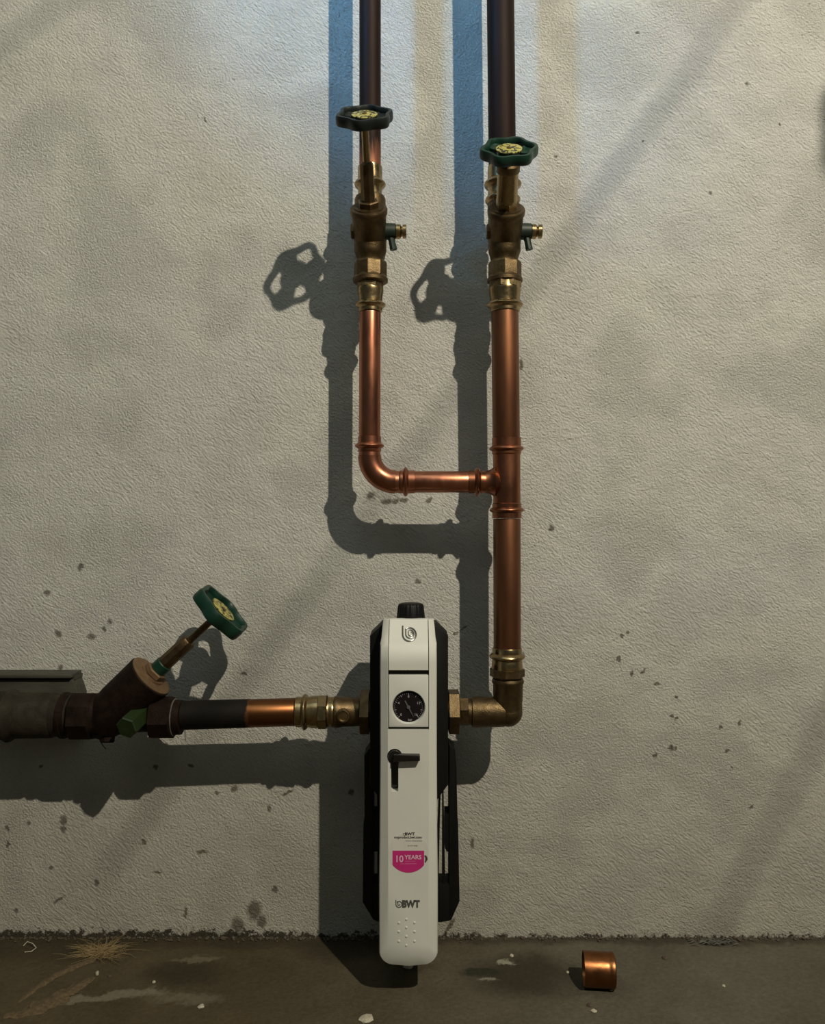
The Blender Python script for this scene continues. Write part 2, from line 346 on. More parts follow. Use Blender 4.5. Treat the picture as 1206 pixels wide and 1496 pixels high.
def boolean_cut(bm, cutters):               # difference of bm and the cutters, as a new bmesh
    def tmp(x):
        bmesh.ops.recalc_face_normals(x, faces=x.faces)
        me = bpy.data.meshes.new('tmp'); x.to_mesh(me); x.free(); o = bpy.data.objects.new('tmp', me); C.objects.link(o); return o
    base = tmp(bm); cs = [tmp(c) for c in cutters]
    for c in cs:
        md = base.modifiers.new('b', 'BOOLEAN'); md.operation = 'DIFFERENCE'; md.object = c; md.solver = 'EXACT'
    dg = bpy.context.evaluated_depsgraph_get(); dg.update()
    me = bpy.data.meshes.new_from_object(base.evaluated_get(dg)); out = BM(); out.from_mesh(me)
    for o in [base] + cs:
        q = o.data; bpy.data.objects.remove(o); bpy.data.meshes.remove(q)
    bpy.data.meshes.remove(me)
    return out
def text_bm(bm, s, size, px, py, d, bold=0.0, sx=1.0, thick=0.0003):   # lettering lying on the plane y=-d, centred on a photo pixel
    cu = bpy.data.curves.new('t', 'FONT'); cu.body = s; cu.size = size; cu.align_x = 'CENTER'; cu.align_y = 'CENTER'
    cu.offset = bold; cu.extrude = thick; cu.resolution_u = 3
    o = bpy.data.objects.new('t', cu); C.objects.link(o); dg = bpy.context.evaluated_depsgraph_get(); dg.update()
    me = bpy.data.meshes.new_from_object(o.evaluated_get(dg)); c = at(px, py, d)
    for v in me.vertices: v.co = Vector((c.x + v.co.x*sx, c.y - v.co.z, c.z + v.co.y))
    bm.from_mesh(me); bpy.data.objects.remove(o); bpy.data.curves.remove(cu); bpy.data.meshes.remove(me)
def rotv(v, axis, a): return Matrix.Rotation(a, 3, axis) @ v

# ------------------------------------------------------------------ setting
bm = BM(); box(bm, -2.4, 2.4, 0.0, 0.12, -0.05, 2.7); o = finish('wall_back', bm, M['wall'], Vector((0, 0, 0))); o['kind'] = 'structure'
bm = BM(); box(bm, -2.4, 2.4, -3.2, 0.0, -0.08, 0.0); o = finish('floor', bm, M['floor'], Vector((0, 0, 0))); o['kind'] = 'structure'

# ------------------------------------------------------------------ straight pipes
def straight(name, p0, p1, r, m, label, cat='pipe', group=None):
    b = BM(); D = p1 - p0; L = D.length
    lathe(b, p0, D, [(0, r*0.985), (0.0008, r), (L-0.0008, r), (L, r*0.985)], 48)
    return single(name, b, m, label, cat, group=group)
r28, r35 = 0.0138, 0.0175
def lx(py): return 541 - 0.6 * py / 640
straight('copper_pipe', at(541, 245), at(541, -850), r28, M['riser'], 'thin dark oxidised copper riser rising behind the left upright hand wheel')
straight('copper_pipe', at(734.3, 245), at(722.2, -850), r35, M['dark_copper'], 'thick dark oxidised copper riser rising behind the right upright hand wheel')
straight('copper_pipe', at(541, 457), at(540.3, 638.5), r28, M['copper'], 'bright copper pipe running down from the left valve to the curved elbow')
straight('copper_pipe', at(605.5, 704), at(684.5, 704), r28, M['copper'], 'short horizontal copper pipe between the curved elbow and the tee')
straight('copper_pipe', at(738, 456), at(740, 640), r35, M['copper2'], 'thick copper pipe between the right valve and the tee')
straight('copper_pipe', at(741, 757.5), at(741.5, 946), r35, M['copper2'], 'thick brown copper pipe between the tee and the brass elbow')

# copper elbow with press beads
bm = BM(); rt = r28 + 0.0010
c0 = at(540.3, 638); ce = at(540.3, 666); c1 = at(578, 704)
lathe(bm, c0, Vector((0, 0, -1)), [(0, rt)] + bead(0.0115, rt, rt+0.0042, 0.0075) + [(0.0185, rt), (0.020, rt-0.0009), ((666-638)*S(), rt-0.0004)])
rad = (704-666)*S(); cen = Vector((ce.x + rad, -PD, ce.z))
tube(bm, [cen + Vector((-rad*math.cos(a), 0, -rad*math.sin(a))) for a in [R(90)*i/16 for i in range(17)]], rt+0.0002, 44)
lathe(bm, at(606, 704), Vector((-1, 0, 0)), [(0, rt)] + bead(0.0115, rt, rt+0.0042, 0.0075) + [(0.0185, rt), (0.020, rt-0.0009), ((606-578)*S(), rt-0.0004)])
single('pipe_elbow', bm, M['copper'], 'curved bright copper elbow with two press beads below the left pipe', 'pipe fitting')
# copper tee
bm = BM(); rt = r35 + 0.0011
zt, zb = at(741, 640), at(741, 757)
L = (zt - zb).length
lathe(bm, at(740.5, 640), at(741, 757) - at(740.5, 640), [(0, rt)] + bead(0.0135, rt, rt+0.0035, 0.0065) + [(0.020, rt), (0.0215, rt-0.0012), (L-0.0195, rt-0.0012), (L-0.0185, rt)] + bead(L-0.0105, rt, rt+0.0035, 0.0065) + [(L, rt)])
rb = r28 + 0.0010
lathe(bm, at(684.5, 704), Vector((1, 0, 0)), [(0, rb)] + bead(0.0115, rb, rb+0.0042, 0.0075) + [(0.0185, rb), (0.020, rb-0.0006), (0.026, rb), (0.030, rb+0.002), (0.0335, rb+0.0045), (0.045, rb-0.004)])
single('pipe_tee', bm, M['copper3'], 'bright copper tee joining the horizontal pipe to the right riser', 'pipe fitting')

# ------------------------------------------------------------------ hand wheel (six lobes, three openings)
def hand_wheel(root, O, D, Rw, phase, m, h=0.0125, name_label=None):
    D, U, V = frame(D, Vector((1, 0, 0)))
    b = BM()
    def rim(a): return Rw * (0.935 + 0.065 * math.cos(6 * (a - phase)))
    na = 96; w = Rw * 0.18
    sec = [(-1,-.62),(-.72,-1),(.66,-1),(1,-.6),(1.0,.55),(.62,1),(-.45,1),(-1,.55)]
    rings = []
    for i in range(na):
        a = 2*math.pi*i/na; r = rim(a); e = U*math.cos(a) + V*math.sin(a)
        rings.append([b.verts.new(O + e*(r - w/2 + s*w/2) + D*(t*h/2)) for s, t in sec])
    for i in range(na):
        p, q = rings[i], rings[(i+1) % na]
        for k in range(len(sec)): b.faces.new((p[k], q[k], q[(k+1) % len(sec)], p[(k+1) % len(sec)]))
    for s in range(3):                                   # three broad webs, dished towards the hub
        ca = phase + s*2*math.pi/3; rows = []
        for j in range(6):
            t = j/5; r = Rw*0.24 + t*(Rw*0.83 - Rw*0.24); half = R(38) - t*R(12)
            zc = h*0.10 - h*0.15*math.sin(math.pi*t)
            rows.append([[b.verts.new(O + (U*math.cos(ca+half*k/4)+V*math.sin(ca+half*k/4))*r + D*(zc + (0.0012 if abs(k) == 4 else 0) + q)) for k in range(-4, 5)] for q in (0, -0.0042)])
        for A, Bq in zip(rows, rows[1:]):
            for k in range(8):
                b.faces.new((A[0][k], A[0][k+1], Bq[0][k+1], Bq[0][k])); b.faces.new((A[1][k], Bq[1][k], Bq[1][k+1], A[1][k+1]))
            for k in (0, 8): b.faces.new((A[0][k], Bq[0][k], Bq[1][k], A[1][k]))
    lathe(b, O, D, [(-h*0.95, Rw*0.20), (-h*0.5, Rw*0.32), (0, Rw*0.42), (h*0.22, Rw*0.42), (h*0.26, Rw*0.40)], 32)
    hw = part('hand_wheel', b, m, root, name_label)
    b = BM(); lathe(b, O, D, [(h*0.25, Rw*0.44), (h*0.25+0.0010, Rw*0.44), (h*0.25+0.0013, Rw*0.42)], 32)
    part('label_disk', b, M['label'], hw, 'yellow disk with black print')
    b = BM(); lathe(b, O, D, [(h*0.25+0.0012, Rw*0.085), (h*0.25+0.0025, Rw*0.08), (h*0.25+0.0029, Rw*0.03)], 16)
    part('screw', b, M['brass'], hw)
    return hw

# ------------------------------------------------------------------ two new angle seat valves
def angle_valve(cx, cy, top_x, low_x, r_pipe, wheel_t, opened, m_wheel, label, wheel_r, top_skew=0.0):
    c = at(cx, cy); root = thing('angle_valve', label, 'valve', c, None)
    A = Vector((top_skew, -0.656, 0.755)).normalized() if opened else Vector((top_skew, -0.695, 0.719)).normalized(); down = Vector((0, 0, -1))
    # cast body: straight way piece plus the slanted barrel
    b = BM(); rb = 0.0215
    lathe(b, at(top_x, 288), at(low_x, 382) - at(top_x, 288), [(0, 0.0185), (0.004, 0.0200), (0.026, 0.0195), (0.042, rb*0.98), (0.070, rb*0.96), (0.0755, rb*0.86), (0.0775, 0.0170), (0.083, 0.0160)])
    lathe(b, c, A, [(-0.033, 0.004), (-0.0315, 0.012), (-0.027, 0.0172), (-0.018, 0.0196), (-0.008, 0.0203), (0.033, 0.0218), (0.035, 0.0232), (0.0405, 0.0236), (0.0425, 0.0225), (0.043, 0.0190), (0.0445, 0.0185)])
    body = part('body', b, M['bronze'], root)
    # bonnet
    b = BM()
    hexa(b, c, A, 0.0435, 0.052, 0.0135, 0.2)
    if opened:
        lathe(b, c, A, [(0.051, 0.0088), (0.094, 0.0085), (0.0965, 0.0078), (0.098, 0.0058)], 8, 0.3)
    else:
        lathe(b, c, A, [(0.0515, 0.0128), (0.053, 0.0132), (0.0555, 0.0128), (0.088, 0.0128)], 40)
    part('bonnet', b, M['bronze_dark'] if opened else M['brass'], root)
    if not opened:
        b = BM(); lathe(b, c, A, [(0.088, 0.0138), (0.089, 0.0143), (0.097, 0.0143), (0.099, 0.0128), (0.103, 0.009)], 40); part('gland_nut', b, M['bronze_dark'], root)
    b = BM(); s0 = 0.097 if opened else 0.100
    lathe(b, c, A, [(s0, 0.0044), (wheel_t - 0.010, 0.0044)], 20); part('stem', b, M['brass'], root)
    hand_wheel(root, c + A*wheel_t, A, wheel_r, 0.35 if opened else 0.1, m_wheel, 0.0118)
    # press socket above (behind the bonnet)
    b = BM(); rs = r_pipe + 0.0016
    top0 = at(top_x, 244)
    lathe(b, top0, at(top_x, 300) - top0, [(0, rs), (0.006, rs+0.0003)] + bead(0.0225, rs+0.0003, rs+0.0048, 0.011) + [(0.029, rs), (0.036, rs)] + bead(0.0425, rs+0.0003, rs+0.0035, 0.010))
    part('press_socket', b, M['brass'], root)
    # union nut and press socket below
    b = BM(); n0 = at(low_x, 379); s = S()
    lathe(b, n0, down, [(0, 0.0160), (0.001, 0.0175), (0.0035, 0.0205), (0.006, 0.0212), (0.0225, 0.0212), (0.0235, 0.0200)], 8, R(6))
    lathe(b, n0, down, [(0.018, 0.0185), (0.0225, 0.0205), (0.025, 0.0225), (0.029, 0.0225), (0.031, 0.0190)], 44)
    part('union_nut', b, M['bronze'], root)
    b = BM(); q0 = at(low_x, 411); k = r_pipe + 0.0016; Lq = (456-411)*s
    lathe(b, q0, down, [(-0.004, k+0.0008), (0.008, k+0.0010), (0.0095, k+0.0014), (0.013, k+0.0014), (0.021, k+0.0001), (0.0225, k)] + bead(0.0305, k, k+0.0042, 0.0085) + [(Lq-0.001, k), (Lq, k-0.001)])
    hexa(b, q0, down, 0.000, 0.0095, k+0.0024, R(20), 8, 0.0006)
    part('press_socket', b, M['brass'], root)
    # drain cock at the right, plug at the left
    dc = c + Vector((0, -0.006, 0.010)); X = Vector((1, 0, 0))
    b = BM(); lathe(b, dc, X, [(0.017, 0.0105), (0.0195, 0.0105), (0.0325, 0.0100), (0.033, 0.0085)], 28)
    lv = [dc + X*0.027 + Vector((0, 0.0, -0.006)), dc + X*0.027 + Vector((0.0015, -0.001, -0.014)), dc + X*0.027 + Vector((0.0035, -0.001, -0.0235))]
    tube(b, lv, [0.0050, 0.0042, 0.0048], 10)
    dcock = part('drain_cock', b, M['drain_green'], root, 'dark green drain cock with a small lever')
    b = BM(); lathe(b, dc, X, [(0.033, 0.0080), (0.0335, 0.0092), (0.0385, 0.0092), (0.0395, 0.0078), (0.0405, 0.0062), (0.0415, 0.0062), (0.0418, 0.0088), (0.0460, 0.0088), (0.0466, 0.0078)], 28)
    part('cap', b, M['brass'], dcock, 'brass screw cap')
    b = BM(); hexa(b, dc, -X, 0.018, 0.0240, 0.0105, 0.3); part('plug', b, M['bronze_dark'], root)
    return root
angle_valve(541, 352, 541, 541.5, r28, 0.148, True, M['wheel_black'], 'open brass angle valve with blackish green hand wheel on a long stem, left riser', 0.0345, -0.010)
angle_valve(738, 352, 735, 738, r35, 0.112, False, M['wheel'], 'brass angle valve with low seated bright green hand wheel on the right riser', 0.0353, -0.035)

# ------------------------------------------------------------------ brass adapter and elbow at the lower right
bm = BM(); p0 = at(741.5, 946); dn = Vector((0, 0, -1)); k = r35 + 0.0013; s = S()
lathe(bm, p0, dn, [(0, k-0.0005), (0.001, k), (0.006, k)] + bead(0.0112, k, k+0.0042, 0.0085) + [(0.0165, k+0.0003), (0.026, k+0.0012), (0.027, k+0.001)])
root = thing('press_adapter', 'brass press adapter with octagonal collar above the brass elbow', 'pipe fitting', p0)
part('socket', bm, M['brass'], root)
bm = BM(); hexa(bm, p0, dn, 0.0265, 0.0372, 0.0224, R(12), 8, 0.0008); part('collar', bm, M['bronze'], root)
bm = BM(); lathe(bm, p0, dn, [(0.0372, 0.0172), (0.0388, 0.0172)]); part('thread', bm, M['bronze_dark'], root)
bm = BM(); ec = at(742.5, 1040)
lathe(bm, ec + Vector((0, 0, (1040-990.6)*s)), dn, [(0, 0.0178), (0.0005, 0.0194), (0.0030, 0.0205), (0.0055, 0.0205), (0.0075, 0.0192), (0.028, 0.0188), (0.030, 0.0183), (0.040, 0.0183)])
lathe(bm, ec + Vector((-(742.5-689)*s, 0, 0)), Vector((1, 0, 0)), [(0, 0.0178), (0.0006, 0.0192), (0.006, 0.0195), (0.030, 0.0192), (0.042, 0.0186)])
bmesh.ops.create_uvsphere(bm, u_segments=44, v_segments=24, radius=0.0186, matrix=Matrix.Translation(ec))
single('brass_elbow', bm, M['bronze'], 'sharp brass elbow turning from the right riser to the white filter', 'pipe fitting')

# ------------------------------------------------------------------ brass coupling at the left of the filter
X = Vector((1, 0, 0)); p0 = at(432.5, 1040)
root = thing('press_coupling', 'shiny brass press coupling with round test plug left of the white filter', 'pipe fitting', p0)
bm = BM(); k = r35 + 0.0016
lathe(bm, p0, X, [(0, k-0.0008), (0.0008, k), (0.0070, k)] + bead(0.0118, k, k+0.0038, 0.0080) + [(0.0165, k), (0.022, k+0.0012), (0.029, k+0.0012)])
part('socket', bm, M['brass'], root)
bm = BM(); hexa(bm, p0, X, 0.029, 0.0405, 0.0222, R(14), 8, 0.0006); part('collar', bm, M['brass'], root)
bm = BM(); lathe(bm, p0, X, [(0.0405, 0.0180), (0.0415, 0.0192), (0.0435, 0.0186), (0.0455, 0.0192), (0.048, 0.0192), (0.0495, 0.0186)]); part('thread', bm, M['brass'], root)
bm = BM(); lathe(bm, p0, X, [(0.0495, 0.0195), (0.0505, 0.0200), (0.054, 0.0198), (0.060, 0.0186), (0.0815, 0.0178)]); body = part('body', bm, M['bronze_dark'], root)
bm = BM(); pc = p0 + X*((505-432.5)*S(0.095)) + Vector((0, -0.016, 0.000)); Y = Vector((0, -1, 0))
lathe(bm, pc, Y, [(-0.004, 0.0088), (0.0045, 0.0088), (0.006, 0.0080), (0.0064, 0.0066), (0.005, 0.0055), (0.005, 0.0)], 28)
part('plug', bm, M['brass'], body, 'round brass test plug')

# half cleaned pipe
b = BM(); q0, q1 = at(267.5, 1045), at(432, 1040); D = q1 - q0; L = D.length; rp = 0.0177
lathe(b, q0, D, [(0, rp+0.0006), (L*0.60, rp+0.0003), (L*0.61, rp), (L-0.0006, rp), (L, rp*0.98)], 48)
o = single('copper_pipe', b, M['half_pipe'], 'horizontal pipe, black with dirt on its left and bare copper on its right', 'pipe')

# ------------------------------------------------------------------ old slanted valve at the left
vc = at(158, 1045); A = Vector((0.735, -0.02, 0.672)).normalized()
root = thing('angle_valve', 'dirty old slanted valve with dark green hand wheel on the horizontal pipe', 'valve', vc)
bm = BM(); s = S()
lathe(bm, vc, A, [(-0.030, 0.012), (-0.022, 0.0225), (-0.008, 0.0275), (0.020, 0.0300), (0.060, 0.0312), (0.0735, 0.0318), (0.0750, 0.0305)])
lathe(bm, at(140, 1046), X, [(0, 0.0235), (0.012, 0.0255), (0.028, 0.0240), (0.050, 0.0205), (0.068, 0.0195), (0.076, 0.0215)])
part('body', bm, M['old'], root)
bm = BM(); lathe(bm, vc, A, [(0.0750, 0.0306), (0.0762, 0.0304), (0.0768, 0.0290), (0.0768, 0.017), (0.0790, 0.0165), (0.0795, 0.0)]); part('cover', bm, M['old_face'], root, 'worn brown cover face')
bm = BM(); hexa(bm, vc, A, 0.0790, 0.0870, 0.0150, 0.2); part('bonnet_nut', bm, M['old_face'], root)
bm = BM(); lathe(bm, vc, A, [(0.0868, 0.0098), (0.0875, 0.0108), (0.0985, 0.0110), (0.0995, 0.0100)], 28); part('packing_ring', bm, M['wheel'], root, 'dark green ring')
bm = BM(); lathe(bm, vc, A, [(0.0990, 0.0098), (0.128, 0.0098), (0.1405, 0.0096), (0.1425, 0.0082)], 8, 0.2); part('bonnet', bm, M['bronze_dark'], root)
bm = BM(); lathe(bm, vc, A, [(0.1420, 0.0046), (0.188, 0.0044)], 20); part('stem', bm, M['bronze_dark'], root)
hand_wheel(root, vc + A*0.197, A, 0.0425, 0.55, M['wheel'], 0.0165)
bm = BM(); hexa(bm, at(106, 1046), X, 0.0, 0.031, 0.0310, R(10), 8, 0.003); lathe(bm, at(106, 1046), X, [(0.029, 0.0275), (0.036, 0.0262), (0.042, 0.024)]); part('union_nut', bm, M['old'], root)
bm = BM(); hexa(bm, at(222, 1048), X, 0.0, 0.029, 0.0275, R(5), 8, 0.002); lathe(bm, at(222, 1048), X, [(0.028, 0.0205), (0.0285, 0.0222), (0.0385, 0.0215), (0.0392, 0.019)]); part('union_nut', bm, M['old'], root)
bm = BM(); lathe(bm, at(254.6, 1048), X, [(0, 0.0236), (0.0008, 0.0240), (0.0014, 0.0236)], 36); part('sealing_ring', bm, M['dust'], root, 'pale sealing ring')
g0, g1 = at(210, 1041, 0.082), at(184, 1064, 0.122); G = (g1 - g0); gl = G.length
bm = BM(); hexa(bm, g0, G, 0.004, gl, 0.0142, 0.25, 6, 0.0015); part('drain_cap', bm, M['green_cap'], root, 'moss green hexagonal cap')
bm = BM(); lathe(bm, at(158, 1066, 0.082), Vector((0, -0.25, -1)), [(0, 0.0100), (0.0145, 0.0095), (0.016, 0.0080)], 8); part('plug', bm, M['old'], root)

# wide old pipe at the far left, with its coupling
p0 = at(-70, 1045); root = thing('old_pipe', 'wide dusty grey pipe with coupling ring entering at the left edge', 'pipe', p0)
b = BM(); L = (106-(-70))*S(); lathe(b, p0, X, [(0, 0.0270), (L-0.001, 0.0270), (L, 0.0255)]); part('tube', b, M['old_pipe'], root)
b = BM(); e = (8+70)*S(); lathe(b, p0, X, [(e-0.030, 0.0271), (e-0.029, 0.0300), (e, 0.0305), (e+0.003, 0.0325), (e+0.0055, 0.0338), (e+0.0085, 0.0330), (e+0.012, 0.0300), (e+0.018, 0.0290), (e+0.062, 0.0284), (e+0.064, 0.0271)]); part('coupling', b, M['old_pipe'], root)
b = BM(); e2 = (96+70)*S(); lathe(b, p0, X, [(e2-0.004, 0.0272), (e2-0.003, 0.0292), (e2+0.001, 0.0292), (e2+0.002, 0.0280), (e2+0.0065, 0.0280)]); part('thread_ring', b, M['old'], root)

# grey sheet channel fixed to the wall behind it
root = thing('wall_channel', 'grey sheet metal channel fixed to the wall behind the wide old pipe', 'bracket', at(20, 1030, 0.0))
b = BM(); prism(b, pxpoly([(-70, 993), (106, 993), (114, 1016), (114, 1050), (-70, 1050)], 0.030), 0.0, 0.030, 0.0008); part('back_plate', b, M['steel_grey'], root)
b = BM(); z1 = at(0, 985.5, 0.034).z; z0 = at(0, 990.5, 0.034).z
box(b, at(-70, 0, .034).x, at(104.5, 0, .034).x, -0.036, 0.0, z0, z1, 0.0008); box(b, at(-70, 0, .034).x, at(106, 0, .034).x, -0.026, 0.0, z0-0.004, z0+0.0005); part('lip', b, M['steel_grey'], root)

# ------------------------------------------------------------------ white backwash filter
fx = at(597, 0, 0.16).x
root = thing('water_filter', 'white and black household water filter with round gauge hanging between the brass fittings', 'water filter', (fx, 0, at(0, 1040).z))
FD = 0.160
ZB = at(0, 955, FD).z; ZT = at(0, 905, 0.124).z
def front(z):                                 # depth of the front at height z: straight, then rolling back to the top
    if z <= ZB - 0.012: return FD
    if z >= ZB + 0.010:
        t = (z - (ZB + 0.010)) / (ZT - (ZB + 0.010)); return (FD - 0.0085) - t * (FD - 0.0085 - 0.1235)
    t = (z - (ZB - 0.012)) / 0.022; return FD - 0.0085 * t * t
def half_outline(cx, wt, wm, wb, ztop, zbot, rad, rx, n=10):
    pts = []
    for z, w in [(ztop, wt), (ztop-0.008, wt+(wm-wt)*.3), (ztop-0.02, wt+(wm-wt)*.6)] + [(ZB+0.010-0.022*i/5, wm) for i in range(6)] + [(ZB-0.05, wm), (0.30, wm), (0.20, (wm+wb)/2), (0.15, wb)]:
        pts.append((w, z))
    pts.append((wb, zbot + rad))
    for i in range(1, n+1):
        a = R(90) * i / n; pts.append((wb - rx*(1-math.cos(a)), zbot + rad - rad*math.sin(a)))
    pts.append((0.0, zbot - 0.0015)); return pts
zi = at(0, 1398, FD).z; zo = at(0, 1410, FD-0.006).z
inner = half_outline(fx, 0.0245, 0.0243, 0.0238, ZT, zi, 0.014, 0.015)
outer = half_outline(fx, 0.0310, 0.0338, 0.0350, ZT-0.0005, zo, 0.015, 0.017)
bm = BM(); G = {}
for s in (-1, 1):
    for i, (p, q) in enumerate(zip(inner, outer)):
        if i == len(inner)-1 and s == 1:
            G[s, i] = G[-1, i]; continue
        G[s, i] = [bm.verts.new((fx + s*p[0], -front(p[1]), p[1])),
                   bm.verts.new((fx + s*(q[0]-0.0012), -(front(q[1]) - 0.0058), q[1]+(0.0008 if q[1] < 0.1 else 0))),
                   bm.verts.new((fx + s*q[0], -(front(q[1]) - 0.0085), q[1])),
                   bm.verts.new((fx + s*q[0], -min(0.112, front(q[1])-0.014), q[1]))]
n = len(inner)
for i in range(n-1):
    for s in (-1, 1):
        for k in range(3): bm.faces.new((G[s, i][k], G[s, i+1][k], G[s, i+1][k+1], G[s, i][k+1]))
    a = [G[-1, i], G[1, i], G[1, i+1], G[-1, i+1]]
    for k in (0, 3):
        f = []
        for q in a:
            if q[k] not in f: f.append(q[k])
        bm.faces.new(f)
bm.faces.new([G[-1, 0][k] for k in range(4)] + [G[1, 0][k] for k in (3, 2, 1, 0)])
# cut the recess of lid and gauge panel, and the keyhole of the lever
xl, xr = at(567.3, 0, FD).x, at(627.2, 0, FD).x
c1 = BM(); box(c1, xl, xr, -0.20, -0.1195, at(0, 1066, FD).z, ZT + 0.03)
kc = at(577, 1105, FD); rk = 0.0090; kw = 0.0043
key = [(kc.x + rk*math.sin(a), kc.z + rk*math.cos(a)) for a in [R(-148) + R(296)*i/24 for i in range(25)]]
kz = at(0, 1157, FD).z
key = key + [(kc.x + kw, kc.z - 0.0135), (kc.x + kw, kz + 0.0015), (kc.x + kw - 0.0015, kz), (kc.x - kw + 0.0015, kz), (kc.x - kw, kz + 0.0015), (kc.x - kw, kc.z - 0.0135)]
c2 = BM(); prism(c2, key, 0.146, 0.20)
bm = boolean_cut(bm, [c1, c2])
cover = part('front_cover', bm, M['white'], root, 'long white front cover with round lower end', 28)
# dark inside of the recess and of the keyhole
bm = BM(); box(bm, xl+0.0001, xr-0.0001, -0.1222, -0.1202, at(0, 1065.6, FD).z, ZT-0.012); part('recess', bm, M['black'], cover)
bm = BM(); prism(bm, key, 0.1465, 0.1478); part('keyhole', bm, M['gloss_black'], cover)
# lid (upper), window slot, gauge panel
zl = at(0, 979, FD).z; zg0 = at(0, 986.5, FD).z; zg1 = at(0, 1062, FD).z
def lid_profile(z0, z1, back):
    zs = [z0 + (z1-z0)*i/24 for i in range(25)]
    return [(front(z) + 0.0002, z) for z in zs] + [(front(z) - back, z) for z in reversed(zs)]
bm = BM(); sideprism(bm, lid_profile(zl, ZT+0.0004, 0.009), xl+0.0009, xr-0.0009); lid = part('lid', bm, M['white'], root, 'white upper lid with chrome emblem', 28)
bm = BM(); box(bm, xl+0.0006, xr-0.0006, -0.1545, -0.150, zg0-0.001, zl+0.001); part('slot_window', bm, M['gloss_black'], root, 'glossy black slot')
gp = BM(); box(gp, xl+0.0008, xr-0.0007, -(FD+0.0003), -0.146, zg1, zg0, 0.0005)
gc = at(597.2, 1033.2, FD); gr = 22.9*S(FD)
cut = BM(); lathe(cut, gc + Vector((0, 0.010, 0)), Vector((0, -1, 0)), [(0.0, gr), (0.0075, gr), (0.0112, gr+0.0018)], 64)
panel = part('gauge_panel', boolean_cut(gp, [cut]), M['white'], root, 'white panel framing the gauge', 28)
gd = FD - 0.0035; gc = at(597.2, 1033.2, gd)
Yf = Vector((0, -1, 0))
bm = BM(); lathe(bm, gc + Vector((0, 0.004, 0)), Yf, [(0, gr-0.0002), (0.004, gr-0.0002)], 64); gauge = part('gauge_dial', bm, M['dial'], panel, 'round black pressure gauge with pale ticks')
bm = BM()
for i in range(33):
    a = R(-135 - 0) + R(270)*i/32; e = Vector((math.sin(a), 0, math.cos(a))); t = Vector((math.cos(a), 0, -math.sin(a)))
    l0, l1, w = (0.80, 0.93, 0.00028) if i % 4 == 0 else (0.86, 0.93, 0.00016)
    vs = [bm.verts.new(gc + Vector((0, -0.0002, 0)) + e*gr*l + t*w*u) for l, u in ((l0, -1), (l1, -1), (l1, 1), (l0, 1))]; bm.faces.new(vs)
part('ticks', bm, M['mark'], panel)
bm = BM()
for i, tx in enumerate(('0', '4', '8', '12', '16')):
    a = R(-135) + R(270)*i/4; text_bm(bm, tx, 0.0042, 597.2 + 15.5*math.sin(a), 1033.2 - 15.5*math.cos(a), gd+0.0002, 0, 1, 0)
text_bm(bm, 'bar', 0.0038, 599.5, 1051.5, gd+0.0002, 0, 1, 0); part('numerals', bm, M['mark'], panel)
bm = BM(); e = Vector((0.47, 0, -0.88)).normalized(); t = Vector((e.z, 0, -e.x)); q = gc + Vector((0, -0.0009, 0))
pts = [(-0.0090, 0.0007), (0.0, 0.0009), (0.0130, 0.0002)]
v1 = [bm.verts.new(q + e*l + t*w) for l, w in pts]; v2 = [bm.verts.new(q + e*l - t*w) for l, w in reversed(pts)]; f = bm.faces.new(v1 + v2)
lathe(bm, gc, Yf, [(0.0002, 0.0022), (0.0014, 0.0020), (0.0016, 0.0)], 20); part('needle', bm, M['needle'], panel)
# lever
bm = BM(); kc2 = at(577, 1105, 0.152)
lathe(bm, Vector((kc.x, -0.1478, kc.z)), Yf, [(0, 0.0080), (0.0125, 0.0080), (0.0145, 0.0070), (0.0150, 0.0)], 36)
la = at(580, 1105, 0.166); lb = at(616, 1106, 0.171)
for p in (0,):
    poly = [(-0.001, 0.0045), (0.012, 0.0036), (0.0290, 0.0034), (0.0298, 0.0026), (0.0298, -0.0026), (0.0290, -0.0034), (0.012, -0.0036), (-0.001, -0.0045)]
    prism(bm, [(kc.x + x, kc.z + z) for x, z in poly], 0.1565, 0.1685, 0.0008)
part('lever', bm, M['gloss_black'], root, 'black lever pointing right')
# black knob on top
bm = BM(); kt = Vector((at(600.5, 0, 0.100).x, -0.100, at(0, 904, 0.100).z)); seg = 72; prof = [(0.0, 0.0178, 0), (0.0015, 0.0179, 0.0004), (0.016, 0.0163, 0.0008), (0.0185, 0.0150, 0.0009), (0.0195, 0.0125, 0.0)]
rings = [[bm.verts.new(kt + Vector((math.cos(2*math.pi*i/seg)*(r - (fl if i % 4 < 2 else 0)), math.sin(2*math.pi*i/seg)*(r - (fl if i % 4 < 2 else 0)), h))) for i in range(seg)] for h, r, fl in prof]
for a, b_ in zip(rings, rings[1:]):
    for i in range(seg): bm.faces.new((a[i], a[(i+1) % seg], b_[(i+1) % seg], b_[i]))
bm.faces.new(rings[0]); bm.faces.new(rings[-1]); part('top_knob', bm, M['black'], root, 'fluted black knob on top')
bm = BM(); lathe(bm, kt, Vector((0, 0, -1)), [(0.0, 0.0186), (0.0010, 0.0192), (0.008, 0.0192)], 44); part('knob_seat', bm, M['white'], root)
